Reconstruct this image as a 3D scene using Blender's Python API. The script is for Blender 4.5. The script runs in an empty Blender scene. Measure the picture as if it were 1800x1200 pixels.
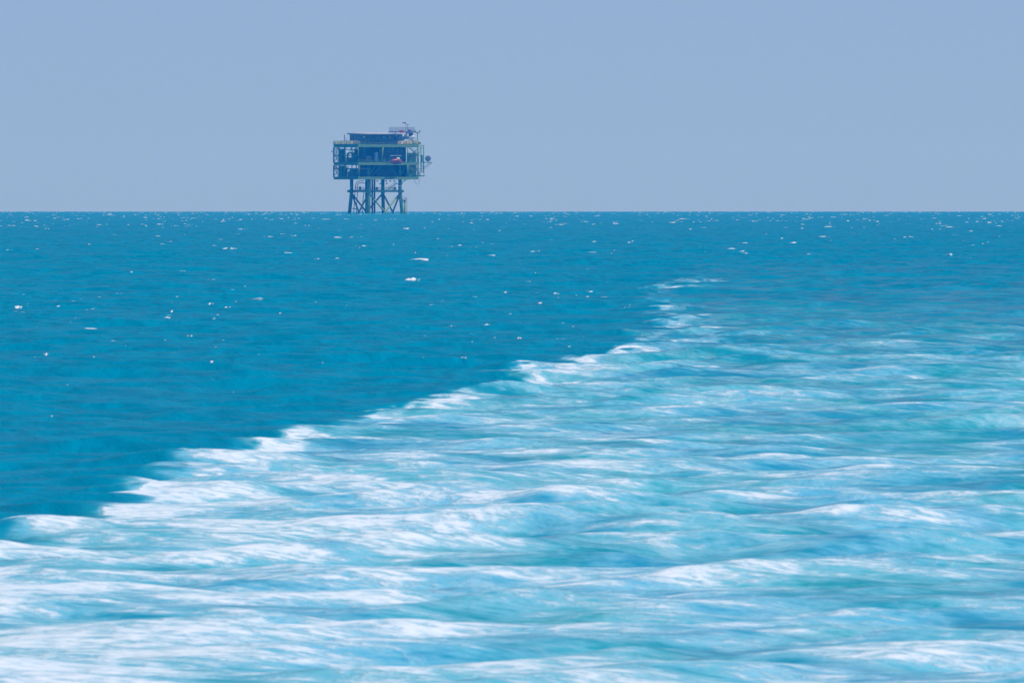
import bpy, math, random
import numpy as np
from mathutils import Vector, Matrix, Euler

scene = bpy.context.scene
col = scene.collection
R_EARTH = 6.371e6
CAM_H = 6.0
FPX = 20000.0                      # focal length in pixels of the 1800 px frame
DIP = math.sqrt(2 * CAM_H / R_EARTH)
HORIZON = 372.5
random.seed(5)

# ------------------------------------------------------------------ helpers
def drop(d2):
    return -d2 / (2 * R_EARTH)

def sea_at(px, py):
    """point of the sea seen at a picture position (1800 x 1200)"""
    a = (py - HORIZON) / FPX + DIP
    disc = a * a - 2 * CAM_H / R_EARTH
    d = (a - math.sqrt(max(disc, 0))) * R_EARTH
    return (px - 900) / FPX * d, d

def tag(o, label=None, cat=None, group=None, kind=None):
    if label: o['label'] = label
    if cat: o['category'] = cat
    if group: o['group'] = group
    if kind: o['kind'] = kind
    return o

class N:
    """small node-tree helper"""
    def __init__(self, name, world=False):
        self.m = bpy.data.materials.new(name)
        self.m.use_nodes = True
        self.t = self.m.node_tree
        self.t.nodes.clear()
    def n(self, typ, **kw):
        x = self.t.nodes.new(typ)
        for k, v in kw.items(): setattr(x, k, v)
        return x
    def l(self, a, b): self.t.links.new(a, b)
    def put(self, sock, v):
        if isinstance(v, bpy.types.NodeSocket): self.l(v, sock)
        else: sock.default_value = v
    def math(self, op, a, b=0.0, clamp=False):
        x = self.n('ShaderNodeMath', operation=op); x.use_clamp = clamp
        self.put(x.inputs[0], a); self.put(x.inputs[1], b)
        return x.outputs[0]
    def smooth(self, v, a, b, lo=0.0, hi=1.0):
        x = self.n('ShaderNodeMapRange', interpolation_type='SMOOTHSTEP')
        self.put(x.inputs[0], v); self.put(x.inputs[1], a); self.put(x.inputs[2], b)
        self.put(x.inputs[3], lo); self.put(x.inputs[4], hi)
        return x.outputs[0]
    def lin(self, v, a, b, lo=0.0, hi=1.0):
        x = self.n('ShaderNodeMapRange')
        self.put(x.inputs[0], v); self.put(x.inputs[1], a); self.put(x.inputs[2], b)
        self.put(x.inputs[3], lo); self.put(x.inputs[4], hi)
        return x.outputs[0]
    def mix(self, f, a, b):
        x = self.n('ShaderNodeMix', data_type='RGBA')
        self.put(x.inputs[0], f); self.put(x.inputs[6], a); self.put(x.inputs[7], b)
        return x.outputs[2]
    def noise(self, vec, scale, detail=4, rough=.55, dist=0.0):
        x = self.n('ShaderNodeTexNoise')
        self.l(vec, x.inputs['Vector'])
        x.inputs['Scale'].default_value = scale
        x.inputs['Detail'].default_value = detail
        x.inputs['Roughness'].default_value = rough
        x.inputs['Distortion'].default_value = dist
        return x.outputs['Fac']
    def mapping(self, vec, sc):
        x = self.n('ShaderNodeMapping'); self.l(vec, x.inputs[0]); x.inputs['Scale'].default_value = sc
        return x.outputs[0]
    def attr(self, name):
        return self.n('ShaderNodeAttribute', attribute_name=name).outputs['Fac']

def paint(name, rgb, rough=.55, wear=.25, metal=0.0, rust=0.0):
    k = N(name)
    bs = k.n('ShaderNodeBsdfPrincipled'); out = k.n('ShaderNodeOutputMaterial')
    k.l(bs.outputs[0], out.inputs[0])
    tc = k.n('ShaderNodeTexCoord').outputs['Object']
    nz = k.noise(tc, .8, 5, .65)
    dark = tuple(c * (1 - wear) for c in rgb) + (1,)
    lite = tuple(min(.9, c * (1 + wear * .6)) for c in rgb) + (1,)
    c = k.mix(k.smooth(nz, .35, .65), dark, lite)
    if rust:
        st = k.noise(k.mapping(tc, (2.2, 2.2, .35)), 1.0, 4, .7)
        c = k.mix(k.smooth(st, .60, .72, 0, rust), c, (.17, .075, .03, 1))
    k.l(c, bs.inputs['Base Color'])
    bs.inputs['Roughness'].default_value = rough
    bs.inputs['Metallic'].default_value = metal
    return k.m

M = {
    'olive':  paint('yellow_olive_paint', (.14, .25, .085), .6, .25, rust=.3),
    'jacket': paint('jacket_paint', (.16, .30, .085), .6, .25, rust=.3),
    'shade':  paint('shaded_steel', (.09, .25, .10), .65, .3),  # steel tone with the shade of the side faces put into its colour
    'yellow': paint('yellow_rail_paint', (.55, .50, .16), .55, .2),
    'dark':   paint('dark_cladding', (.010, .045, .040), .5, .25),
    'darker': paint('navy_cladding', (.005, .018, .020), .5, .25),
    'pipe':   paint('dark_riser_pipe', (.012, .022, .03), .5, .25),
    'blue':   paint('blue_grey_paint', (.06, .13, .20), .5, .25),
    'slate':  paint('slate_cladding', (.11, .16, .22), .5, .2),
    'grey':   paint('grey_steel', (.16, .18, .20), .5, .2),
    'violet': paint('violet_grey_steel', (.12, .12, .17), .5, .2),
    'light':  paint('light_grey_panel', (.20, .22, .25), .5, .15),
    'white':  paint('white_paint', (.78, .78, .77), .45, .08),
    'roof':   paint('pale_roof_sheet', (.68, .62, .60), .6, .12),
    'red':    paint('red_paint', (.38, .03, .03), .5, .2),
    'orange': paint('orange_gel_coat', (.40, .022, .03), .35, .15),
    'glass':  paint('dark_port_glass', (.01, .012, .016), .15, .1),
    'pinkish': paint('faded_pink_box', (.45, .25, .20), .6, .2),
}

class MB:
    """collects shapes, links them as ONE mesh object"""
    def __init__(self):
        self.v = []; self.f = []
    def add(self, vs, fs):
        o = len(self.v)
        self.v += [tuple(p) for p in vs]
        self.f += [tuple(i + o for i in f) for f in fs]
        return self
    def box(self, a, b):
        (x0, y0, z0), (x1, y1, z1) = a, b
        vs = [(x0,y0,z0),(x1,y0,z0),(x1,y1,z0),(x0,y1,z0),(x0,y0,z1),(x1,y0,z1),(x1,y1,z1),(x0,y1,z1)]
        return self.add(vs, [(0,3,2,1),(4,5,6,7),(0,1,5,4),(1,2,6,5),(2,3,7,6),(3,0,4,7)])
    def path(self, pts, r, n=10, r2=None):
        pts = [Vector(p) for p in pts]
        vs = []; fs = []
        up = None
        for i, p in enumerate(pts):
            if i == 0: t = pts[1] - p
            elif i == len(pts) - 1: t = p - pts[i-1]
            else: t = (pts[i+1] - p).normalized() + (p - pts[i-1]).normalized()
            t.normalize()
            if up is None:
                up = t.orthogonal().normalized()
            else:
                up = (up - t * up.dot(t)).normalized()
            sd = t.cross(up)
            rr = r if r2 is None else r + (r2 - r) * i / (len(pts) - 1)
            for k in range(n):
                a = 2 * math.pi * k / n
                vs.append(p + up * rr * math.cos(a) + sd * rr * math.sin(a))
        for i in range(len(pts) - 1):
            for k in range(n):
                a, b = i*n+k, i*n+(k+1) % n
                fs.append((a, b, b+n, a+n))
        fs.append(tuple(reversed(range(n))))
        fs.append(tuple(range((len(pts)-1)*n, len(pts)*n)))
        return self.add(vs, fs)
    def tube(self, p, q, r, n=10, r2=None): return self.path([p, q], r, n, r2)
    def beam(self, p, q, w, h):
        """I-beam between two points of the same height"""
        p, q = Vector(p), Vector(q)
        t = (q - p).normalized(); s = Vector((-t.y, t.x, 0)).normalized() if abs(t.z) < .99 else Vector((1, 0, 0))
        u = s.cross(t) if s.cross(t).z > 0 else t.cross(s)
        prof = [(-w,-h),(w,-h),(w,-h*.8),(w*.22,-h*.7),(w*.22,h*.7),(w,h*.8),(w,h),(-w,h),(-w,h*.8),(-w*.22,h*.7),(-w*.22,-h*.7),(-w,-h*.8)]
        vs = [p + s*a + u*b for a, b in prof] + [q + s*a + u*b for a, b in prof]
        m = len(prof)
        fs = [(i, (i+1) % m, (i+1) % m + m, i + m) for i in range(m)]
        fs += [tuple(reversed(range(m))), tuple(range(m, 2*m))]
        return self.add(vs, fs)
    def lathe(self, c, prof, axis=(0,0,1), n=20):
        """prof: list of (radius, height) along axis from c"""
        q = Vector((0,0,1)).rotation_difference(Vector(axis).normalized())
        vs = []; fs = []
        for r, h in prof:
            for k in range(n):
                a = 2*math.pi*k/n
                vs.append(Vector(c) + q @ Vector((r*math.cos(a), r*math.sin(a), h)))
        for i in range(len(prof)-1):
            for k in range(n):
                a, b = i*n+k, i*n+(k+1) % n
                fs.append((a, b, b+n, a+n))
        fs.append(tuple(reversed(range(n)))); fs.append(tuple(range((len(prof)-1)*n, len(prof)*n)))
        return self.add(vs, fs)
    def build(self, name, mat, parent=None, smooth=False, bevel=0.0):
        me = bpy.data.meshes.new(name)
        me.from_pydata(self.v, [], self.f)
        me.materials.append(M[mat]); me.update()
        if smooth: me.polygons.foreach_set('use_smooth', [True]*len(me.polygons))
        o = bpy.data.objects.new(name, me); col.objects.link(o)
        if parent is not None: o.parent = parent
        if bevel:
            b = o.modifiers.new('bevel', 'BEVEL'); b.width = bevel; b.segments = 2; b.limit_method = 'ANGLE'
        return o

def railing(pts, h=1.1, step=1.6, r=.055, mid=True):
    m = MB()
    for a, b in zip(pts[:-1], pts[1:]):
        a, b = Vector(a), Vector(b)
        n = max(1, round((b-a).length/step))
        for i in range(n+1):
            p = a.lerp(b, i/n)
            m.tube(p, p + Vector((0,0,h)), r, 5)
        for k in ((.5, 1.0) if mid else (1.0,)):
            m.tube(a + Vector((0,0,h*k)), b + Vector((0,0,h*k)), r, 5)
    return m

def stair(a, b, w=.9):
    """flight between two points: stringers, treads and a hand rail"""
    a, b = Vector(a), Vector(b)
    d = b - a; hd = Vector((d.x, d.y, 0)).normalized(); s = Vector((-hd.y, hd.x, 0))
    m = MB()
    for k in (-1, 1):
        m.tube(a + s*k*w/2, b + s*k*w/2, .11, 6)
        m.tube(a + s*k*w/2 + Vector((0,0,1)), b + s*k*w/2 + Vector((0,0,1)), .05, 5)
    n = max(3, int(abs(d.z)/.3))
    for i in range(n):
        p = a.lerp(b, (i+.5)/n)
        q = [p - s*w/2 - hd*.13, p + s*w/2 - hd*.13, p + s*w/2 + hd*.13, p - s*w/2 + hd*.13]
        up = Vector((0,0,.04))
        m.add([x - up for x in q] + [x + up for x in q], [(0,3,2,1),(4,5,6,7),(0,1,5,4),(1,2,6,5),(2,3,7,6),(3,0,4,7)])
    return m

# ------------------------------------------------------------------ light
AZ, EL = math.radians(108), math.radians(64)
sunv = Vector((math.sin(AZ)*math.cos(EL), math.cos(AZ)*math.cos(EL), math.sin(EL)))
ld = bpy.data.lights.new('sun', 'SUN'); ld.energy = 3.08; ld.angle = math.radians(.5); ld.color = (1, .97, .95)
lo = bpy.data.objects.new('sun', ld); col.objects.link(lo)
lo.rotation_euler = (-sunv).to_track_quat('-Z', 'Y').to_euler(); lo.location = (200, 200, 400)

SKY_LIFT = .030
w = bpy.data.worlds.new('World'); scene.world = w; w.use_nodes = True
nt = w.node_tree; nt.nodes.clear()
sky = nt.nodes.new('ShaderNodeTexSky'); sky.sky_type = 'NISHITA'; sky.sun_disc = False
sky.sun_elevation = EL; sky.sun_rotation = AZ
sky.altitude = 0; sky.air_density = 0.36; sky.dust_density = 1.18; sky.ozone_density = 3.9
bg = nt.nodes.new('ShaderNodeBackground'); bg.inputs['Strength'].default_value = .150
wo = nt.nodes.new('ShaderNodeOutputWorld')
tcw = nt.nodes.new('ShaderNodeTexCoord')
va = nt.nodes.new('ShaderNodeVectorMath'); va.operation = 'ADD'; va.inputs[1].default_value = (0, 0, SKY_LIFT)
vn = nt.nodes.new('ShaderNodeVectorMath'); vn.operation = 'NORMALIZE'
nt.links.new(tcw.outputs['Generated'], va.inputs[0]); nt.links.new(va.outputs[0], vn.inputs[0]); nt.links.new(vn.outputs[0], sky.inputs[0])
nt.links.new(sky.outputs[0], bg.inputs[0]); nt.links.new(bg.outputs[0], wo.inputs[0])

# ------------------------------------------------------------------ sea
def vnoise(x, y, seed=0):
    """smooth value noise, -1..1"""
    xi = np.floor(x).astype(np.int64); yi = np.floor(y).astype(np.int64)
    fx = (x - xi).astype(np.float32); fy = (y - yi).astype(np.float32)
    fx = fx*fx*(3-2*fx); fy = fy*fy*(3-2*fy)
    def h(a, b):
        n = (a*374761393 + b*668265263 + seed*974634777) & 0x7fffffff
        n = ((n ^ (n >> 13)) * 1274126177) & 0x7fffffff
        n = n ^ (n >> 16)
        return (n & 0xffff).astype(np.float32)/32767.5 - 1
    a = h(xi, yi); b = h(xi+1, yi); c = h(xi, yi+1); d = h(xi+1, yi+1)
    return (a*(1-fx)+b*fx)*(1-fy) + (c*(1-fx)+d*fx)*fy

def fbm(x, y, oct=4, seed=0, gain=.5):
    s = 0; a = 1; t = 0
    for i in range(oct):
        s = s + a*vnoise(x*2**i + 17.3*i, y*2**i - 9.1*i, seed+i); t += a; a *= gain
    return s/t

def sstep(v, a, b):
    t = np.clip((v-a)/(b-a), 0, 1)
    return t*t*(3-2*t)

# rows by distance, columns by bearing
ds_at = lambda d: .25 + .0006*np.minimum(d, 1100) + .0014*np.maximum(d - 1100, 0)
rows = [12.0]
while rows[-1] < 110: rows.append(rows[-1] + 3.0)
while rows[-1] < 11000: rows.append(rows[-1] + ds_at(rows[-1]))
D = np.array(rows)
A_IN = .052
inner = np.linspace(-A_IN, A_IN, 801)
st = inner[1]-inner[0]; out = []; a = A_IN
while a < .62:
    st *= 1.055; a += st; out.append(a)
ANG = np.concatenate([-np.array(out[::-1]), inner, np.array(out)])
NR, NC = len(D), len(ANG)
dd = np.repeat(D[:, None], NC, 1)
xx = dd*np.tan(ANG)[None, :]
SP = np.repeat(np.maximum(ds_at(D), 0)[:, None], NC, 1).astype(np.float32)
# far off to the side the columns are wide apart: calm the short waves there as well
csp = np.gradient(ANG)
SP = np.maximum(SP, (dd*csp[None, :]).astype(np.float32))

rng = np.random.default_rng(11)
NW = 58
lam = np.exp(np.linspace(math.log(1.3), math.log(21), NW))*rng.uniform(.93, 1.07, NW)
amp = lam**1.05*np.exp(-(lam/11.0)**2*.8)*rng.uniform(.6, 1.3, NW)
amp *= .128*math.sqrt(2)/np.sqrt((amp**2).sum())
phi = math.radians(-90+22) + rng.normal(0, 1, NW)*np.clip(.58 - lam*.02, .28, .58)
pha = rng.uniform(0, 2*math.pi, NW)
H = np.zeros((NR, NC), np.float32); DX = np.zeros_like(H); DY = np.zeros_like(H)
env = 1 + .35*fbm(xx/38, dd/70, 2, 3).astype(np.float32)
FLOOR = (.8*sstep(dd, 350, 1600)*(np.abs(ANG) < .2)[None, :]).astype(np.float32)
for i in range(NW):
    k = 2*math.pi/lam[i]; c, s = math.cos(phi[i]), math.sin(phi[i])
    th = np.mod(k*(c*xx + s*dd) + pha[i], 2*math.pi).astype(np.float32)
    fade = np.maximum(np.clip((lam[i]/SP - 2.2)/2.0, 0, 1), FLOOR)
    ai = amp[i]*fade
    H += ai*np.cos(th)
    sn = ai*np.sin(th)*.85
    DX -= c*sn; DY -= s*sn
H *= env; DX *= env; DY *= env

# the wake: its left edge read along the picture, turned into metres
edge_px = [(-420,1150),(-160,1010),(0,948),(105,922),(215,884),(262,836),(330,812),(455,780),(545,752),(610,735),(745,712),
           (800,694),(880,668),(960,645),(1060,629),(1140,606),(1172,580),(1150,545),(1125,524),(1160,500),(1230,482)]
ep = np.array([sea_at(*p) for p in edge_px])
XE = np.interp(np.log(dd), np.log(ep[:, 1]), ep[:, 0])
near = (dd < 1300) & (np.abs(ANG) < .2)[None, :]
S = (xx - XE).astype(np.float32)
wob = np.zeros_like(S)
wob[near] = 1.05*fbm(xx[near]/5, dd[near]/11, 3, 21, .6) + 1.5*fbm(xx[near]/1.9, dd[near]/1.9, 4, 33, .68)
S2 = S + wob*np.clip(dd/300, .7, 1.6).astype(np.float32)
far_end = 1 - sstep(dd + 190*wob, 620, 1250).astype(np.float32)
WAKE = (sstep(S2, -.35, .6)*far_end).astype(np.float32)*near
RIGHT = (1 - sstep(S, 40, 55)).astype(np.float32)          # the wake's other, unseen edge
WAKE *= RIGHT
bw = np.interp(dd, [140, 210, 260, 330, 420, 520, 700, 950], [1.3, 1.4, 1.6, 1.5, 2.4, 2.0, 2.2, 2.8]).astype(np.float32)
bs_ = np.interp(dd, [140, 420, 500, 560, 640, 740, 860, 960], [1.0, 1.0, .62, .72, .40, .74, .36, 0]).astype(np.float32)
band = (bs_*(1 + .60*np.clip(fbm(xx/1.4, dd/4, 3, 77, .6)*1.6, -1, 1)*near)).astype(np.float32)*sstep(S2, -.45, .35)*(1 - sstep(S2, bw*.55, bw*1.7))
inner_cov = np.interp(dd, [130, 165, 210, 270, 350, 450, 600, 800, 1000], [.66, .59, .505, .425, .335, .25, .165, .085, 0]).astype(np.float32)
big = np.zeros_like(S); big[near] = fbm(xx[near]/5.0, dd[near]/16, 3, 51)
inner_cov *= (1 + .30*big)*(1 - .24*sstep(S/np.maximum(dd, 1).astype(np.float32), .02, .075))
Hn = H/.128
FOAM = WAKE*np.maximum(inner_cov + .075*np.clip(Hn, -1.5, 2.0)*sstep(-dd, -700, -300), band*.62)
AER = WAKE*np.clip(np.interp(dd, [140, 300, 450, 700, 1000], [.95, .80, .46, .12, 0.0]).astype(np.float32) + .4*big, 0, 1)
# calmer, choppier water just inside the wake
H *= 1 + .12*WAKE

# breaking crests of the open water: raised ridges with foam, the smallest also painted sun glints
CAP = np.zeros_like(H)
def cap_or_glint(x, d, L, h, strength=1.0, skew=0.0):
    dep = max(.55, ds_at(d)*1.1)
    r0, r1 = np.searchsorted(D, [d-4*dep, d+4*dep])
    a = math.atan2(x, d)
    wa = 1.9*L/d
    c0, c1 = np.searchsorted(ANG, [a-wa, a+wa])
    if r1-r0 < 2 or c1-c0 < 2: return
    X = xx[r0:r1, c0:c1]; Y = dd[r0:r1, c0:c1]
    # sits on the nearest crest
    cx = (c1-c0)//2
    q = r0 + int(np.argmax(H[r0:r1, c0+cx]))
    y0 = D[q]
    t = (X-x)/L
    yy = Y - y0 - skew*L*t - .5*L*.6*vnoise(X/(L*.45)+x, X*0+y0, 7)
    prof = np.clip(1 - np.abs(t)/1.35, 0, 1)**.8
    prof = prof*np.clip(.55 + .65*vnoise(X/(L*.22)+y0, X*0+x, 5), 0, 1.2)
    g = prof*np.exp(-(yy/dep)**2)
    df = max(.6*ds_at(d), min(dep, .9*L))
    H[r0:r1, c0:c1] += (h*g).astype(np.float32)
    f = strength*np.clip(prof*1.5, 0, 1)*np.exp(-(np.maximum(yy, 0)/(df*.8))**2)*np.exp(-(np.minimum(yy, 0)/(df*1.25))**2)
    CAP[r0:r1, c0:c1] = np.maximum(CAP[r0:r1, c0:c1], f.astype(np.float32))

for px, py, wpx, hpx in [(725,496,24,7),(942,484,14,5),(970,389,13,6),(556,459,10,5),(292,567,9,8),(372,542,12,5),(403,549,14,7),
                         (1292,440,17,5),(1600,419,15,6),(1709,455,9,6),(1773,452,16,5),(1666,402,13,5),(1410,404,9,5),(1396,429,9,4),
                         (425,405,14,6),(18,398,10,4),(118,387,12,5),(710,404,16,5),(806,433,8,4),(1044,441,7,3),(1300,445,10,3),
                         (375,434,7,3),(320,482,12,4),(212,532,6,5),(126,573,6,5),(1040,520,9,4),(1420,450,7,3),(935,447,8,3),(1540,426,10,4),(1180,425,10,4)]:
    x, d = sea_at(px, py)
    cap_or_glint(x, d, wpx/FPX*d*.8, hpx/FPX*d*.5, 1.0, random.uniform(-.4, .4))
pr = random.Random(8)
for i in range(14000):
    d = math.sqrt(pr.uniform(300**2, 8500**2)); an = pr.uniform(-.09, .09)
    if d < 1100 and (math.tan(an)*d) > np.interp(d, ep[:, 1], ep[:, 0]) - 1: continue
    if vnoise(np.array([math.tan(an)*d/45]), np.array([d/160]), 91)[0] < pr.uniform(-.7, .5): continue
    L = pr.choice([.25, .36, .5, .8, 1.4])*pr.uniform(.7, 1.3)*min(1.2, .15 + d/1500)
    cap_or_glint(math.tan(an)*d, d, L, pr.uniform(.03, .12)*min(1.2, .2 + d/1400), pr.uniform(.42, .85), pr.uniform(-.5, .5))
for i in range(330):                                        # foam flecks and sun glints painted white among the near waves
    d = math.sqrt(pr.uniform(210**2, 700**2)); an = pr.uniform(-.05, .05)
    if (math.tan(an)*d) > np.interp(d, ep[:, 1], ep[:, 0]) - .5: continue
    L = pr.uniform(.05, .15)*d/400
    cap_or_glint(math.tan(an)*d, d, max(L, .05), pr.uniform(.01, .03), pr.uniform(.5, 1.0))

V = np.empty((NR, NC, 3), np.float32)
V[..., 0] = xx + DX; V[..., 1] = dd + DY
V[..., 2] = H + drop(xx*xx + dd*dd)
SEA_LOW = float(V[..., 2].min())

idx = np.arange(NR*NC, dtype=np.int32).reshape(NR, NC)
Q = np.stack([idx[:-1, :-1], idx[:-1, 1:], idx[1:, 1:], idx[1:, :-1]], -1).reshape(-1, 4)
in_wake = ((S[:-1, :-1] > -.2) & (far_end[:-1, :-1] > .3) & near[:-1, :-1] & (RIGHT[:-1, :-1] > .5)).reshape(-1)

def sheet(name, quads, mat):
    used = np.zeros(NR*NC, bool); used[quads.ravel()] = True
    ren = np.cumsum(used).astype(np.int32) - 1
    P = V.reshape(-1, 3)[used]; q = ren[quads]
    me = bpy.data.meshes.new(name)
    me.vertices.add(len(P)); me.vertices.foreach_set('co', P.ravel())
    me.loops.add(q.size); me.loops.foreach_set('vertex_index', q.ravel())
    me.polygons.add(len(q)); me.polygons.foreach_set('loop_start', np.arange(0, q.size, 4, dtype=np.int32))
    me.polygons.foreach_set('use_smooth', np.ones(len(q), bool))
    for an, arr in (('foam', FOAM), ('cap', CAP), ('aer', AER), ('wake', WAKE)):
        at = me.attributes.new(an, 'FLOAT', 'POINT')
        at.data.foreach_set('value', arr.reshape(-1)[used].astype(np.float32))
    me.update(calc_edges=True); me.materials.append(mat)
    o = bpy.data.objects.new(name, me); col.objects.link(o)
    return o

REFL_OPEN, REFL_WAKE = .32, .72      # light reflected off water, cut as by a polarising filter
k = N('sea_water')
tc = k.n('ShaderNodeTexCoord').outputs['Object']
foam, cap, aer, wake = (k.attr(a) for a in ('foam', 'cap', 'aer', 'wake'))
n_big = k.noise(k.mapping(tc, (.36, .44, 0)), .62, 6, .60, .4)
n_mid = k.noise(k.mapping(tc, (.30, .55, 0)), 2.2, 5, .60, .4)
n_fine = k.noise(k.mapping(tc, (.38, .8, 0)), 7.0, 4, .6, .3)
nn = k.math('ADD', k.math('MULTIPLY', n_big, .40), k.math('ADD', k.math('MULTIPLY', n_mid, .38), k.math('MULTIPLY', n_fine, .22)))
thr = k.lin(foam, 0, 1, .70, .32)
dlt = k.math('SUBTRACT', nn, thr)
thin = k.math('MULTIPLY', k.math('MULTIPLY', k.smooth(dlt, -.14, .05), .80), k.smooth(foam, .04, .48))
dense = k.math('MULTIPLY', k.smooth(dlt, -.025, .095), k.smooth(n_fine, .30, .60, .42, 1.0))
n_web = k.noise(k.mapping(tc, (.50, .40, 0)), 1.25, 4, .62, .7)
ridge = k.math('SUBTRACT', 1.0, k.math('MULTIPLY', k.math('ABSOLUTE', k.math('SUBTRACT', n_web, .5)), 13.0), True)
web = k.math('MULTIPLY', k.math('MULTIPLY', k.math('POWER', ridge, 1.6), .22), k.math('MULTIPLY', k.smooth(foam, .08, .45), k.smooth(n_big, .36, .62)))
f1 = k.math('MULTIPLY', k.math('MAXIMUM', dense, web), k.smooth(foam, .01, .12))
f2 = k.smooth(k.math('ADD', cap, k.math('ADD', k.math('MULTIPLY', k.math('SUBTRACT', n_mid, .5), .6), k.math('MULTIPLY', k.math('SUBTRACT', n_fine, .5), .7))), .30, .62)
f2 = k.math('MULTIPLY', f2, k.smooth(cap, .08, .2))
ff = k.math('MAXIMUM', f1, f2)
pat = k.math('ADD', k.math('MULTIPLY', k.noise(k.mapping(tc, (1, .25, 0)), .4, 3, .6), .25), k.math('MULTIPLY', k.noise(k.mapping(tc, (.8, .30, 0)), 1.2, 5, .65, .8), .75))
deep = k.mix(k.smooth(pat, .38, .62), (.000, .170, .290, 1), (.000, .218, .358, 1))  # light and shade of small ripples put into the water colour as noise
n_tint = k.noise(k.mapping(tc, (1, .3, 0)), .22, 3, .5)
aerc = k.mix(k.math('MULTIPLY', k.smooth(n_tint, .40, .60), .90), k.mix(k.smooth(n_mid, .35, .65), (.035, .335, .535, 1), (.030, .375, .520, 1)), (.016, .375, .400, 1))
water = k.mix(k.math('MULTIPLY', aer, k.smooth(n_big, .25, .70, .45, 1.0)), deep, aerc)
water = k.mix(k.math('MULTIPLY', thin, .95), water, (.25, .58, .74, 1))
base = k.mix(k.math('MULTIPLY', ff, .91), water, (.70, .74, .79, 1))
o_ = k.n('ShaderNodeOutputMaterial')
b1 = k.n('ShaderNodeBump'); k.l(k.math('SUBTRACT', 1.0, k.math('MULTIPLY', ff, .72)), b1.inputs['Strength']); b1.inputs['Distance'].default_value = .22
chop = k.math('ADD', k.math('MULTIPLY', k.noise(k.mapping(tc, (.7, .38, 0)), .55, 6, .62, .6), 1.3), k.noise(k.mapping(tc, (.8, .5, 0)), 2.4, 4, .6, .3))
rip = k.math('ADD', k.math('MULTIPLY', chop, k.lin(wake, 0, 1, .48, .10)),
             k.math('MULTIPLY', ff, .35))
k.l(rip, b1.inputs['Height'])
dif = k.n('ShaderNodeBsdfDiffuse'); k.l(base, dif.inputs['Color']); k.l(b1.outputs[0], dif.inputs['Normal'])
gl = k.n('ShaderNodeBsdfGlossy'); k.l(b1.outputs[0], gl.inputs['Normal'])
k.put(gl.inputs['Roughness'], k.lin(wake, 0, 1, .22, .12))
fr = k.n('ShaderNodeFresnel'); fr.inputs['IOR'].default_value = 1.333; k.l(b1.outputs[0], fr.inputs['Normal'])
refl = k.math('MULTIPLY', k.math('POWER', fr.outputs[0], k.lin(wake, 0, 1, 3.0, 2.0)), k.math('MULTIPLY', k.lin(wake, 0, 1, REFL_OPEN, REFL_WAKE), k.math('SUBTRACT', 1.0, ff)))
ms = k.n('ShaderNodeMixShader'); k.l(refl, ms.inputs[0]); k.l(dif.outputs[0], ms.inputs[1]); k.l(gl.outputs[0], ms.inputs[2])
k.l(ms.outputs[0], o_.inputs[0])

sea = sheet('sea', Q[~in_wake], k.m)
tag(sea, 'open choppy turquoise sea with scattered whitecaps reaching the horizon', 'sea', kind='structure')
wk = sheet('wake', Q[in_wake], k.m)
tag(wk, 'white foamy wake streaked with pale turquoise across the foreground water', 'wake', kind='stuff')

# ------------------------------------------------------------------ platform
TH = math.radians(29.5)
PC, PN = math.cos(TH), math.sin(TH)
PD = 5400.0
SC = .27/6.314                      # metres per unit of the survey drawing
root = bpy.data.objects.new('offshore_platform', None); col.objects.link(root)
PXW = (660.6-900)/FPX*PD
root.location = (PXW, PD, drop(PD*PD + PXW*PXW)); root.rotation_euler = (0, 0, TH)
tag(root, 'offshore substation platform with boxy steel topside standing on a four legged jacket at the horizon', 'offshore platform')
fx = lambda u, y: ((u-635)*SC + PN*y)/PC
fy = lambda u, x: (PC*x - (u-635)*SC)/PN
fz = lambda v: (1110-v)*SC

# jacket
S2L = 8.45
def leg_at(ix, iy, z):
    k_ = S2L*(1 + max(0, (10.7-z))*.0085)
    return Vector((ix*k_, iy*k_, z))
for ix, iy in ((-1,-1),(1,-1),(1,1),(-1,1)):
    m = MB(); r = 1.0 if (ix, iy) == (-1,-1) else .82
    m.path([leg_at(ix, iy, -12), leg_at(ix, iy, 10.7), leg_at(ix, iy, 16.3)], r, 18)
    m.lathe(leg_at(ix, iy, 9.9), [(r*1.0, 0), (r*1.35, .15), (r*1.35, 1.45), (r*1.0, 1.6)], n=18)
    m.build('leg', 'jacket', root, True)
cor = [(-1,-1),(1,-1),(1,1),(-1,1)]
for i in range(4):
    a, b = cor[i], cor[(i+1) % 4]
    for p, q in ((a, b), (b, a)):
        MB().tube(leg_at(*p, 9.8), leg_at(*q, -9.8), .40, 12).build('brace', 'jacket', root, True)
    MB().tube(leg_at(*a, 10.7), leg_at(*b, 10.7), .46, 12).build('horizontal_brace', 'jacket', root, True)
MB().tube((-10.6, 8.45, 10.7), (-8.45, 8.45, 10.7), .55, 12).build('padeye_stub', 'jacket', root, True)
MB().tube((8.45, -8.45, 10.7), (10.3, -8.45, 10.7), .55, 12).build('padeye_stub', 'jacket', root, True)
m = MB().box((-7.4, -7.4, 11.2), (7.4, 7.4, 11.32))
m.build('jacket_walkway', 'shade', root)
railing([(-7.3,-7.3,11.32),(7.3,-7.3,11.32),(7.3,7.3,11.32),(-7.3,7.3,11.32),(-7.3,-7.3,11.32)], 1.25, 1.1, .06).build('railing', 'shade', root)
for u, y, r in ((530, 2, .55), (596, 1, .40), (620, 2, .42), (548, -3, .22)):
    x = fx(u, y)
    MB().tube((x, y, -12), (x, y, 16.3), r, 14).build('riser_pipe', 'pipe', root, True)
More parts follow.
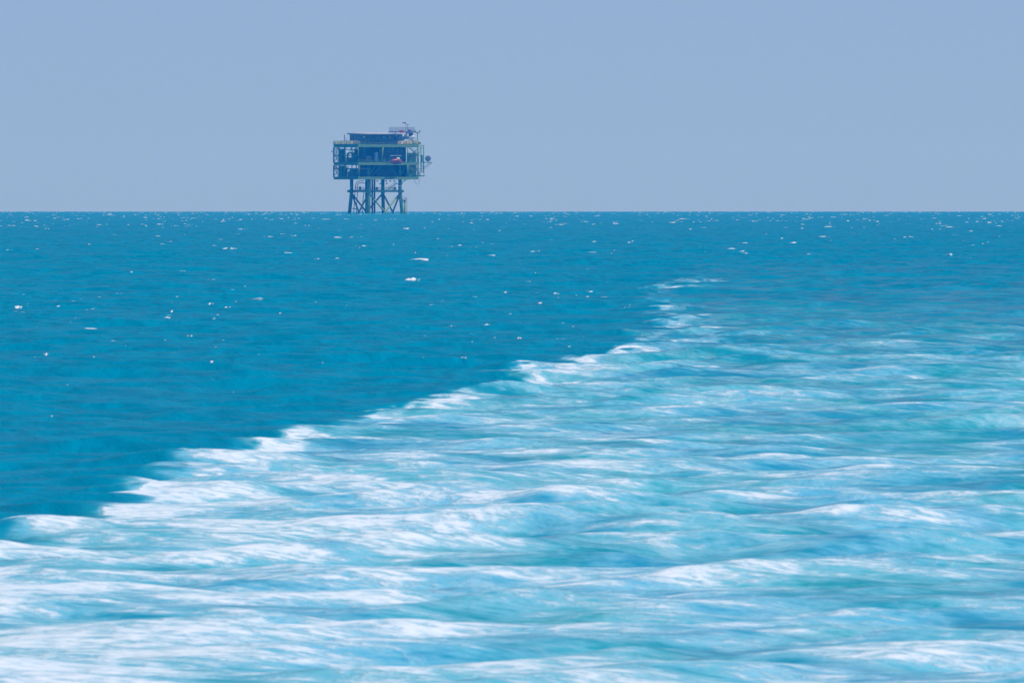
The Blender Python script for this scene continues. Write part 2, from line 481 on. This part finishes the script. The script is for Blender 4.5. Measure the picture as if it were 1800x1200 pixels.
for pts in ([(500,738),(492,747),(440,750),(424,762),(412,790),(404,860),(396,1000),(388,1200)],
            [(528,770),(452,770),(436,780),(430,810),(430,900),(424,1000),(416,1200)],
            [(505,830),(500,900),(492,960),(484,1080),(478,1200)]):
    y = 4.0
    MB().path([(fx(u, y), y, fz(v)) for u, v in pts], .17, 8).build('cable_tube', 'pipe', root, True)
MB().tube((fx(375, 4), 4, fz(1054)), (fx(425, 4), 4, fz(1054)), .2, 8).build('tube_guide', 'jacket', root, True)
stair((fx(775, -6.3), -6.3, fz(838)), (fx(868, -6.3), -6.3, fz(772))).build('stair', 'shade', root)
stair((fx(905, -7.0), -7.0, fz(775)), (fx(978, -7.0), -7.0, fz(728))).build('stair', 'shade', root)
MB().box((fx(862, -7.2), -7.3, fz(780)), (fx(925, -6.4), -5.8, fz(773))).build('stair_landing', 'shade', root)
for u, v in ((650,748),(745,748),(795,748),(838,748),(755,776),(685,778)):
    y = 3; x = fx(u, y)
    m = MB().box((x-.32, y-.3, fz(v)-.25), (x+.32, y+.3, fz(v)+.25)); m.tube((x, y, fz(v)), (x, y, 16.3), .05, 5)
    m.build('cable_hanger', 'grey', root)
for u, v, hh in ((463, 845, 1.6), (650, 845, 1.3), (845, 845, 1.4)):
    y = -5; x = fx(u, y)
    MB().box((x-.4, y-.4, 11.33), (x+.4, y+.4, 11.33+hh)).build('junction_box', 'grey', root, bevel=.05)
# boat landing
bl = MB(); y = -9.2
X = lambda u: fx(u, y)
bl.tube((X(958), y, -4), (X(958), y, fz(955)), .42, 12); bl.tube((X(918), y, fz(964)), (X(962), y, fz(964)), .22, 8)
bl.tube((X(918), y, fz(982)), (X(962), y, fz(982)), .17, 8); bl.tube((X(930), y, fz(1084)), (X(960), y, fz(1084)), .2, 8)
bl = bl.build('boat_landing', 'jacket', root, True)
MB().tube((X(981), y, -4), (X(981), y, fz(950)), .17, 8).build('fender_post', 'yellow', bl)
MB().box((X(925), y-.9, fz(958)), (X(975), y+.9, fz(955))).build('landing_grating', 'grey', bl)
railing([(X(926), y-.85, fz(955)), (X(972), y-.85, fz(955)), (X(972), y+.85, fz(955))], 1.2, .9).build('railing', 'grey', bl)

# topside decks
x0, x1, y0, y1 = -16.4, 16.4, -12.4, 12.4
def deck(name, v0, v1, mat, xa=x0, xb=x1, ya=y0, yb=y1):
    za, zb = fz(v1), fz(v0)
    m = MB().box((xa, ya, zb-.28), (xb, yb, zb))
    d = m.build(name, 'shade', root)
    h = (zb-.28-za)/2; zc = za + h
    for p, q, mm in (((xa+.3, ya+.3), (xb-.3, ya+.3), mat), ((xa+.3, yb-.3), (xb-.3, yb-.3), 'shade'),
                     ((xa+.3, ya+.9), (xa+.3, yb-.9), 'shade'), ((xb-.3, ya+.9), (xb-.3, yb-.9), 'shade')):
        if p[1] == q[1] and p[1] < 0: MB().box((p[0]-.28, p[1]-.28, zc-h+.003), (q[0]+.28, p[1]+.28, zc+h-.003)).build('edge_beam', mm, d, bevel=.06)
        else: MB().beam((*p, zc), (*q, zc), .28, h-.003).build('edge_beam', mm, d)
    for x in np.linspace(xa+5.4, xb-5.4, 4):
        MB().beam((x, ya+.9, zc), (x, yb-.9, zc), .2, h*.8).build('cross_beam', 'shade', d)
    return d
deck('cellar_deck', 700, 730, 'olive')
deck('main_deck', 538, 572, 'olive')
deck('weather_deck', 338, 374, 'olive')
zc0, zm0, zm1, zt0, zt1 = fz(700), fz(572), fz(538), fz(374), fz(338)

def post(x, y, z0, z1, r, mat='olive', name='column'):
    return MB().tube((x, y, z0), (x, y, z1), r, 10).build(name, mat, root, True)
def diag(p, q, r=.14, mat='shade', name='diagonal_brace'):
    return MB().tube(p, q, r, 8).build(name, mat, root, True)

# left face columns and lattice
ys = [min(fy(u, x0+.3), y1-.3) for u in (160, 228)] + [fy(292, x0+.3), fy(375, x0+.3), y0+.3]
for yv, r in zip(ys, (.36, .30, .26, .24, .17)):
    post(x0+.3, yv, zc0, zm0, r, 'shade'); post(x0+.3, yv, zm1, zt0, r, 'shade')
lv = [690, 610, 575, 536, 465, 386, 374]
for a, b in ((ys[0], ys[1]),):
    for v in (610, 465, 386):
        MB().tube((x0+.3, a, fz(v)), (x0+.3, b, fz(v)), .17, 8).build('girt', 'shade', root)
    for va, vb, f in ((700, 612, 1), (612, 572, 0), (536, 465, 1), (465, 388, 0)):
        p, q = (a, b) if f else (b, a)
        diag((x0+.3, p, fz(va)), (x0+.3, q, fz(vb)), .13)
diag((x0+.3, ys[1], fz(700)), (x0+.3, ys[2], fz(572)), .13); diag((x0+.3, ys[2], fz(536)), (x0+.3, ys[3], fz(374)), .15)
diag((x0+.3, ys[2], fz(536)), (x0+.3, ys[1], fz(374)), .13)
for v in (465, 610):
    MB().tube((x0+.3, ys[1], fz(v)), (x0+.3, ys[4], fz(v)), .12, 8).build('girt', 'shade', root)
# back face columns
for x in (-10, -4, 3, 10, 16.1):
    post(x, y1-.3, zc0, zm0, .26, 'shade'); post(x, y1-.3, zm1, zt0, .26, 'shade')
diag((-16, y1-.3, fz(536)), (-10, y1-.3, fz(374)), .13); diag((-16, y1-.3, fz(572)), (-10, y1-.3, fz(700)), .13)
diag((-10, y1-.3, fz(536)), (-4, y1-.3, fz(374)), .13)
# ladders and zigzag stairs in the left bays
for (ua, va, ub, vb) in ((205, 698, 168, 612), (168, 608, 205, 540), (205, 534, 168, 466), (168, 462, 205, 378)):
    x = x0 + 2.2
    stair((x, fy(ua+16, x), fz(va)), (x, fy(ub+16, x), fz(vb)), .8).build('stair', 'shade', root)
for v in (625, 480, 402):
    railing([(x0+1.4, ys[0], fz(v)), (x0+1.4, ys[2], fz(v))], .9, 1.2, .05).build('railing', 'shade', root)
# equipment in the left bays
def skid(u, x, z, sx, sy, sz, mat, name='equipment_cabinet'):
    y = fy(u, x)
    return MB().box((x-sx/2, y-sy/2, z), (x+sx/2, y+sy/2, z+sz)).build(name, mat, root, bevel=.06)
skid(262, -13, zm1, 2.0, 3.2, 3.6, 'shade'); skid(355, -12, zm1, 1.6, 2.2, 2.2, 'grey')
skid(270, -12.6, zc0, 2.2, 2.4, 2.6, 'shade'); skid(392, -11.5, zc0, 2.6, 3.6, 4.0, 'blue'); skid(345, -9.5, zc0, 1.4, 1.4, 2.4, 'light')
skid(392, -12, zm1, 1.4, 1.6, 4.6, 'shade')
for u, x, r in ((318, -12, .32), (408, -8, .34)):
    y = fy(u, x)
    MB().path([(x, y, zm1), (x, y, zm1+3.6), (x+.3, y-.5, zm1+4.2), (x+1.0, y-1.4, zm1+4.4), (x+2.2, y-1.4, zm1+4.4)], r, 10).build('vent_pipe', 'shade', root, True)
MB().box((-15.5, fy(420, -15.5), fz(616)), (-9, fy(330, -15.5), fz(605))).build('cable_tray', 'light', root)
MB().box((-15.5, fy(425, -15.5), fz(404)), (-12, fy(310, -15.5), fz(396))).build('cable_tray', 'shade', root)

# enclosures
def clad(name, a, b, mat, ribs):
    o = MB().box(a, b).build(name, mat, root)
    m = MB()
    for t in np.arange(a[0]+.9, b[0]-.2, ribs): m.box((t-.05, a[1]-.07, a[2]+.1), (t+.05, a[1]-.003, b[2]-.1))
    for t in np.arange(a[1]+.9, b[1]-.2, ribs): m.box((a[0]-.07, t-.05, a[2]+.1), (a[0]-.003, t+.05, b[2]-.1))
    m.build('cladding_rib', mat, o)
    return o
en = clad('transformer_house', (-3.5, -9.9, zm1), (10.9, 11, zt0), 'dark', 1.5)
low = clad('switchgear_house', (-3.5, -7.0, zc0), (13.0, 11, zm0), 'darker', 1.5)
for x in (-1.5, 3.2):
    d_ = MB().box((x, -10.05, zm1+.05), (x+1.1, -9.905, zm1+2.2)).build('door', 'blue', en, bevel=.03)
    MB().tube((x+.95, -10.12, zm1+1.0), (x+.95, -10.12, zm1+1.25), .03, 6).build('handle', 'grey', d_)
for x in (0.2, 5.2, 7.6):
    m = MB()
    for q in range(7): m.box((x, -10.06, zt0-2.6+q*.28), (x+1.7, -9.905, zt0-2.46+q*.28))
    m.build('louvre', 'blue', en)
m = MB()                                       # cooler bank and drum on the left side of the house
x = -7.2; y = fy(482, x)
m.box((x-1.0, y-2.6, zm1), (x+1.0, y+2.6, fz(442)))
cb = m.build('cooler_bank', 'light', root, bevel=.08)
m = MB()
for q in range(9): m.box((x-1.12, y-2.4+q*.56, zm1+.3), (x-1.003, y-2.2+q*.56, fz(446)))
m.build('cooler_fin', 'light', cb)
x = -7.2; y = fy(563, x)
m = MB().lathe((x, y+2, fz(496)), [(1.35, 0), (1.5, .2), (1.5, 3.6), (1.35, 3.85), (.7, 4.0)], (-.25, -1, 0), 24)
dr = m.build('oil_drum_tank', 'light', root, True)
MB().box((x-1.0, y-1.6, zm1), (x+1.0, y-.9, zm1+.5)).build('saddle', 'shade', dr)
MB().box((x-1.0, y+.6, zm1), (x+1.0, y+1.3, zm1+.5)).build('saddle', 'shade', dr)
skid(640, -6.2, zm1, 1.6, 1.6, 4.6, 'blue')
skid(262, -11.4, zm1, 1.6, 2.6, 6.2, 'shade'); skid(258, -11.2, zc0, 1.4, 2.2, 5.3, 'shade'); skid(420, -9.4, zm1, 1.4, 1.6, 6.4, 'shade')
skid(300, -9.0, zc0, 1.2, 1.4, 4.4, 'shade'); skid(378, -8.0, zm1, 1.0, 1.0, 3.4, 'grey'); skid(330, -13.2, zm1, 1.2, 1.2, 1.5, 'light')
for v, ua, ub, xq in ((560, 236, 380, -13.5), (440, 240, 330, -12.5), (398, 300, 430, -11.0), (590, 236, 330, -10.5), (655, 236, 320, -12.2)):
    MB().box((xq-.4, fy(ub, xq), fz(v)-.12), (xq+.4, fy(ua, xq), fz(v)+.12)).build('cable_tray', 'shade', root)
for ua, va, ub, vb, xq in ((240, 700, 330, 600, -9), (330, 530, 250, 420, -9), (300, 535, 360, 380, -7), (365, 690, 300, 575, -8)):
    diag((xq, fy(ua, xq), fz(va)), (xq, fy(ub, xq), fz(vb)), .15)
# front face columns
for u, r in ((437, .18), (712, .30), (990, .30), (1106, .30)):
    x = min(fx(u, y0+.3), x1-.3); x = max(x, x0+.9)
    if u != 712: post(x, y0+.3, zc0, zm0, r)
    if u != 437: MB().tube((x-(.35 if u == 712 else 0), y0+.3, zm1), (x+(.25 if u == 712 else 0), y0+.3, zt0), r, 10).build('column', 'olive', root, True)
for ix, r in ((-1, .72), (1, .66)):
    post(ix*8.45, -8.45, zc0, zm0, r, 'olive')
yb = -8.45
for ua, va, ub, vb in ((592, 690, 706, 574), (580, 670, 640, 574), (878, 690, 752, 574), (906, 690, 976, 574)):
    diag((fx(ua, yb), yb, fz(va)), (fx(ub, yb), yb, fz(vb)), .19, 'olive')
yb = y0 + .3
for ua, va, ub, vb in ((830, 374, 838, 420), (520, 374, 514, 430)):
    diag((fx(ua, yb), yb, fz(va)), (fx(ub, yb), yb, fz(vb)), .12, 'shade')
railing([(fx(440, y0+.15), y0+.15, zm1), (fx(800, y0+.15), y0+.15, zm1)], 1.0, 1.6, .04).build('railing', 'shade', root)
# lifeboat davit
yb = -14.6
dv = MB().tube((fx(812, yb), y0+.05, zm1+.2), (fx(908, yb), y0+.05, zm1+.2), .18, 8).build('davit', 'grey', root)
for u in (815, 905):
    x = fx(u, yb)
    da = MB().path([(x, y0+.2, zm1), (x, y0-.5, fz(480)), (x, yb, fz(467)), (x, yb, fz(476))], .16, 8).build('davit_arm', 'grey', dv)
    MB().tube((x, yb, fz(476)), (x, yb, fz(500)), .04, 5).build('fall_wire', 'grey', da)
MB().beam((fx(798, yb), yb, fz(466)), (fx(922, yb), yb, fz(466)), .30, .13).build('davit_beam', 'white', dv)

# stair tower at the right of the front face
for ua, va, ub, vb in ((1004, 698, 1096, 625), (1096, 620, 1004, 548), (1004, 540, 1096, 462), (1096, 456, 1004, 378)):
    stair((fx(ua, -11.5), -11.5, fz(va)), (fx(ub, -11.5), -11.5, fz(vb)), .9).build('stair', 'olive', root)
for v in (622, 458):
    MB().box((11, -12.0, fz(v)), (16.2, -10.8, fz(v-4))).build('stair_landing', 'olive', root)
    railing([(11, -12.0, fz(v-4)), (16.2, -12.0, fz(v-4))], 1.05, 1.0, .05).build('railing', 'olive', root)
clad('wind_wall', (10.95, -10.7, zc0), (16.15, -10.5, zm0), 'shade', 1.2)
clad('wind_wall', (10.95, -10.7, zm1), (16.15, -10.5, fz(436)), 'shade', 1.2)
for ua, va, ub, vb in ((992, 536, 1104, 374), (992, 572, 1104, 700)):
    yq = y0 + .3
    diag((fx(ua, yq), yq, fz(va)), (fx(ub, yq), yq, fz(vb)), .12, 'olive')
# open frame beyond the right end
ya = -10.6; X = lambda u: fx(u, ya)
for u in (1136, 1166):
    post(X(u), ya, fz(694), fz(350), .20 if u == 1136 else .24, 'shade')
    post(X(u), ya+2.4, fz(694), fz(350), .18, 'shade')
for v in (352, 378, 463, 545, 612, 688):
    MB().tube((x1+.05, ya, fz(v)), (X(1168), ya, fz(v)), .15, 8).build('girt', 'shade', root)
for ua, va, ub, vb in ((1108, 460, 1134, 380), (1166, 545, 1136, 463), (1136, 545, 1166, 612), (1166, 612, 1136, 688), (1100, 690, 1136, 612)):
    diag((max(X(ua), x1+.05), ya, fz(va)), (X(ub), ya, fz(vb)), .11)
MB().box((x1+.02, ya-.6, fz(697)), (X(1171), ya+2.9, fz(684))).build('side_deck', 'shade', root)
MB().box((X(1128), ya-.2, fz(683)), (X(1166), ya+.9, fz(659))).build('equipment_box', 'white', root, bevel=.06)
skid(1152, 18.0, fz(536), .9, .9, 3.2, 'olive')
diag((fx(1052, y0+.3), y0+.3, fz(436)), (fx(1112, y0+.3), y0+.3, fz(376)), .22, 'olive')
bal = MB().box((X(1166), ya-1.0, fz(546)), (X(1250), ya+1.4, fz(537))).build('side_balcony', 'olive', root)
for yy in (ya-.9, ya+1.3):
    MB().tube((X(1246), yy, fz(546)), (X(1168), yy, fz(612)), .13, 8).build('balcony_strut', 'olive', bal)
xq = X(1208)
ds = MB().lathe((xq, ya-.5, fz(498)), [(.35, 0), (1.30, .25), (1.42, .55), (1.36, .62), (.1, .35)], (-.42, -.9, .08), 24).build('dish_antenna', 'slate', root, True)
MB().path([(xq+.2, ya+.2, fz(537)), (xq+.2, ya+.2, fz(505)), (xq, ya-.5, fz(498))], .13, 8).build('dish_mount', 'grey', ds)
hose = [(1066, 722), (1068, 745), (1077, 770), (1090, 785), (1104, 780), (1116, 760), (1125, 728), (1128, 700)]
MB().path([(fx(u, -11.5), -11.5, fz(v)) for u, v in hose], .075, 6).build('hanging_hose', 'pipe', root, True)
MB().box((fx(893, -9.6), -9.9, fz(806)), (fx(916, -9.6), -9.3, fz(795))).build('floodlight', 'white', root, bevel=.04)
MB().box((x0-.9, ys[0]-.4, fz(424)), (x0-.05, ys[0]+.2, fz(414))).build('floodlight', 'shade', root)

# weather deck: rails, upper house, roof truss
railing([(x0+.25, y1-.3, zt1), (x0+.25, y0+.25, zt1)], 1.5, .9, .10).build('railing', 'yellow', root)
railing([(fx(880, y0+.25), y0+.25, zt1), (x1-.2, y0+.25, zt1), (x1-.2, y0+6, zt1)], 1.3, 1.0, .09).build('railing', 'yellow', root)
for u, x, w_, h, mt in ((172, -15, .9, 1.1, 'yellow'), (196, -14.6, 1.1, 1.3, 'white'), (222, -14.5, .8, 1.0, 'yellow'), (258, -14, 1.0, 1.4, 'yellow'),
                        (322, -13.5, 1.1, 1.6, 'yellow'), (362, -13, 1.2, 1.4, 'white'), (400, -12.6, 1.0, 1.3, 'pinkish'), (430, -12, 1.2, 1.6, 'violet'), (460, -11.5, .8, 1.2, 'white')):
    skid(u, x, zt1, w_, w_, h, mt, 'deck_box')
y_ = fy(290, -14.5)
mst = MB().tube((-14.5, y_, zt1), (-14.5, y_, fz(240)), .2, 8).build('mast', 'grey', root)
MB().tube((-14.5, y_-1.4, fz(300)), (-14.5, y_+1.8, fz(300)), .09, 6).build('crossarm', 'grey', mst)
MB().lathe((-14.5, y_, fz(244)), [(.32, 0), (.36, .15), (.2, .4)]).build('lantern', 'grey', mst)
y_ = fy(314, -14)
MB().path([(-14, y_, zt1), (-14, y_, fz(280)), (-13.8, y_-.5, fz(268))], .09, 6).build('antenna_whip', 'grey', root)
uh = clad('upper_house', (-9.4, -6.4, zt1), (11.8, 8.6, fz(232)), 'slate', 2.2)
roof = MB().box((-10.4, -9.2, fz(231.5)), (9.0, 9.2, fz(226))).build('roof', 'blue', root)
for i in range(6):
    xa = -10.4 + i*3.24
    q_ = fz(225.8); h0 = .10; h1 = .62 if i % 2 else .52
    MB().add([(xa+.02, -9.25, q_), (xa+3.2, -9.25, q_), (xa+3.2, 9.2, q_), (xa+.02, 9.2, q_), (xa+.02, -9.25, q_+h0), (xa+3.2, -9.25, q_+h0), (xa+3.2, 9.2, q_+h1), (xa+.02, 9.2, q_+h1)],
             [(0,3,2,1),(4,5,6,7),(0,1,5,4),(1,2,6,5),(2,3,7,6),(3,0,4,7)]).build('roof_panel', 'roof', roof)
tr = MB(); yq = -9.0; X = lambda u: fx(u, yq)
tr.tube((X(455), yq, fz(236)), (X(885), yq, fz(236)), .26, 8); tr.tube((X(455), yq, fz(326)), (X(850), yq, fz(326)), .22, 8)
us = [470, 518, 566, 614, 662, 710, 758, 806, 845]
for i in range(len(us)-1):
    a, b = ((us[i], 240), (us[i+1], 322)) if i % 2 == 0 else ((us[i], 322), (us[i+1], 240))
    tr.tube((X(a[0]), yq, fz(a[1])), (X(b[0]), yq, fz(b[1])), .20, 8)
for u in (470, 566, 662, 758, 845): tr.tube((X(u), yq, fz(322)), (X(u), yq, fz(240)), .14, 8)
tr.build('roof_truss', 'dark', root)
for u, v, mt in ((511, 262, 'white'), (722, 262, 'white'), (792, 266, 'white'), (548, 300, 'light'), (600, 302, 'light'), (645, 300, 'violet'), (690, 306, 'light'), (775, 300, 'violet'), (860, 246, 'white')):  # white ones stand in for sunlit gaps behind the truss
    x = fx(u, -7.2)
    MB().lathe((x, -7.2, fz(v)-.4), [(.3, 0), (.45, .1), (.45, .75), (.25, .9)], n=12).build('cowl_or_sun_gap', mt, root)
ri = MB().box((fx(850, -7.2), -8.0, fz(285)), (fx(1002, -7.2), -2, fz(252))).build('control_room', 'blue', root, bevel=.05)
for u in (880, 915, 950):
    MB().box((fx(u, -8)-.5, -8.06, fz(276)), (fx(u, -8)+.5, -8.003, fz(260))).build('window', 'glass', ri)
for u, w_, h, mt in ((892, 1.3, 1.3, 'pinkish'), (925, 1.2, 1.5, 'white'), (955, 1.1, 1.2, 'pinkish'), (985, 1.0, 1.6, 'yellow'), (1012, .9, 1.9, 'yellow'), (1070, 1.1, 1.1, 'shade'), (1122, .7, .9, 'shade')):
    x = fx(u, -11)
    MB().box((x-w_/2, -11.6, zt1), (x+w_/2, -10.4, zt1+h)).build('deck_box', mt, root, bevel=.05)
for u, w_, h_, mt in ((935, .9, 1.1, 'white'), (962, .8, .8, 'light'), (986, .7, 1.3, 'white')):
    x = fx(u, -7.3)
    MB().box((x-w_/2, -7.8, fz(252)), (x+w_/2, -6.8, fz(252)+h_)).build('vent_box', mt, ri, bevel=.05)
# upper platform with rail
X = lambda u: fx(u, -6)
up = MB().box((X(828), -7.5, fz(207)), (X(1050), -1.5, fz(194))).build('top_platform', 'violet', root)
railing([(X(832), -7.4, fz(194)), (X(1048), -7.4, fz(194)), (X(1048), -1.6, fz(194)), (X(832), -1.6, fz(194)), (X(832), -7.4, fz(194))], 1.8, .9, .06).build('railing', 'violet', up)
for u in (850, 1000, 1040): MB().tube((X(u), -6, fz(252)), (X(u), -6, fz(207)), .22, 8).build('platform_post', 'violet', up)
MB().box((X(880), -7.9, fz(214)), (X(922), -7.55, fz(184))).build('sign_board', 'red', up)
MB().box((X(998), -5.6, fz(250)), (X(1052), -3, fz(210))).build('equipment_cabinet', 'blue', up, bevel=.05)
MB().lathe((X(1012), -6, fz(194)), [(.8, 0), (.9, .5), (.5, .9)], n=14).build('cowl_or_sun_gap', 'violet', up)
dm = MB().lathe((fx(1045, -8), -8, fz(300)), [(1.25, 0), (1.3, .3), (1.3, 1.2), (1.15, 1.75), (.8, 2.15), (.35, 2.35), (.05, 2.4)], n=22).build('radome', 'white', root, True)
MB().tube((fx(1045, -8), -8, zt1), (fx(1045, -8), -8, fz(300)), .55, 12).build('radome_base', 'yellow', dm)
y_ = -10; x = fx(1098, y_)
cr = MB().tube((x, y_, zt1), (x, y_, fz(214)), .19, 10).build('light_mast', 'olive', root)
MB().path([(x-1.3, y_, fz(188)), (x-1.15, y_, fz(200)), (x-.7, y_, fz(210)), (x, y_, fz(213)), (x+.7, y_, fz(210)), (x+1.15, y_, fz(200)), (x+1.3, y_, fz(188))], .30, 10).build('cradle', 'olive', cr)
MB().box((x-.7, y_-.5, zt1), (x+.7, y_+.5, zt1+1.7)).build('mast_foot', 'yellow', cr)
fxp = X(968)
MB().tube((fxp, -6, fz(194)), (fxp, -6, fz(94)), .09, 8).build('flagpole', 'grey', up)
ant = MB().tube((X(1000), -5, fz(194)), (X(1000), -5, fz(124)), .10, 8).build('antenna_mast', 'grey', up)
MB().box((X(1000)-.3, -5.2, fz(127)), (X(1000)+.42, -4.8, fz(117))).build('sensor_head', 'grey', ant)
for u, yq in ((392, 0), (860, -5), (1060, -6)):
    MB().tube((fx(u, yq), yq, fz(226)), (fx(u, yq), yq, fz(196 if u == 392 else 160)), .06, 6).build('antenna_whip', 'grey', root)

bpy.context.view_layer.update()
PM = root.matrix_world.copy()
# flag streaming from the pole
fl = MB(); nn_ = 12
for i in range(nn_+1):
    t = i/nn_
    px_ = fxp - .1 - t*1.75
    wv = .14*math.sin(t*7)*t
    for s_ in (0, 1):
        for th_ in (-.015, .015):
            fl.v.append((px_, -6 + wv + th_, fz(94) - .05 - t*.12 - s_*(.75 - .35*t)))
for i in range(nn_):
    a = i*4; b = a+4
    fl.f += [(a, a+2, b+2, b), (a+1, b+1, b+3, a+3), (a, b, b+1, a+1), (a+2, a+3, b+3, b+2)]
fl.f += [(0, 1, 3, 2), (nn_*4, nn_*4+2, nn_*4+3, nn_*4+1)]
fo = fl.build('flag', 'red', None)
fo.matrix_world = PM
tag(fo, 'small red flag flying from the thin pole above the platform', 'flag')

# lifeboat hanging under the davit
lb = bpy.data.objects.new('lifeboat', None); col.objects.link(lb)
xc = fx(866, -14.6)
lb.matrix_world = PM @ Matrix.Translation((xc, -14.6, fz(560)))
tag(lb, 'enclosed red orange lifeboat hanging from the davit on the front of the platform', 'lifeboat')
def hullshape(zs, L, nseg=20):
    """rings along x; zs: list of (height, half width) fractions giving the section"""
    m = MB(); n = len(zs)
    for i in range(nseg+1):
        t = -1 + 2*i/nseg
        k_ = max(.03, (1-abs(t)**2.6))**.6
        for z, w_ in zs:
            m.v.append((t*L, w_*k_, z[0] + (z[1]-z[0])*(1-k_)))
    for i in range(nseg):
        for j in range(n):
            a = i*n+j; b = i*n+(j+1) % n
            m.f.append((a, b, b+n, a+n))
    m.f.append(tuple(reversed(range(n)))); m.f.append(tuple(range(nseg*n, nseg*n+n)))
    return m
hullshape([((0, .9), 0), ((.25, .95), -.75), ((.8, 1.15), -1.15), ((1.3, 1.35), -1.25), ((1.3, 1.35), 1.25), ((.8, 1.15), 1.15), ((.25, .95), .75)], 3.1).build('hull', 'orange', lb, True)
cn = hullshape([((1.33, 1.38), -1.18), ((1.9, 1.5), -1.05), ((2.35, 1.6), -.6), ((2.45, 1.65), 0), ((2.35, 1.6), .6), ((1.9, 1.5), 1.05), ((1.33, 1.38), 1.18)], 2.85).build('canopy', 'orange', lb, True)
for t in (-1.4, -.5, .4):
    MB().box((t-.2, -1.16, 1.65), (t+.2, -1.02, 1.95)).build('window', 'glass', cn)
MB().lathe((.9, 0, 2.35), [(.95, 0), (.98, .3), (.75, .62), (.2, .75)], n=18).build('highlight_cupola', 'white', lb, True)  # white piece stands in for the sun highlight on the canopy top
MB().beam((-3.0, -1.27, 1.3), (3.0, -1.27, 1.3), .05, .07).build('fender_strip', 'glass', lb)

# ------------------------------------------------------------------ air
HZ_TOP = 52.0
hw = 6900.0
vs = MB().box((-hw, -60, SEA_LOW-1), (hw, 11400, HZ_TOP))
k = N('sea_haze')
M['haze'] = k.m
pv = k.n('ShaderNodeVolumePrincipled'); oo = k.n('ShaderNodeOutputMaterial')
pv.inputs['Color'].default_value = (.010, .35, 1.0, 1)
pv.inputs['Absorption Color'].default_value = (1, 1, 1, 1)
pv.inputs['Density'].default_value = 0.85e-4
pv.inputs['Anisotropy'].default_value = 0.0
k.l(pv.outputs[0], oo.inputs['Volume'])
hz = vs.build('haze', 'haze')
tag(hz, 'thin blue sea haze over the whole stretch of water', 'haze', kind='stuff')

# ------------------------------------------------------------------ camera
cd = bpy.data.cameras.new('camera'); cam = bpy.data.objects.new('camera', cd); col.objects.link(cam)
cd.sensor_width = 36; cd.lens = 400; cd.clip_start = .5; cd.clip_end = 60000
cam.location = (0, 0, CAM_H)
cam.rotation_euler = (math.pi/2 - ((600-HORIZON)/FPX + DIP), 0, 0)
cd.dof.use_dof = True; cd.dof.focus_distance = 2200; cd.dof.aperture_fstop = 11.0
scene.camera = cam

scene.view_settings.view_transform = 'Standard'
scene.view_settings.look = 'None'
scene.view_settings.gamma = 1
scene.view_settings.exposure = .04
scene.cycles.volume_bounces = 1
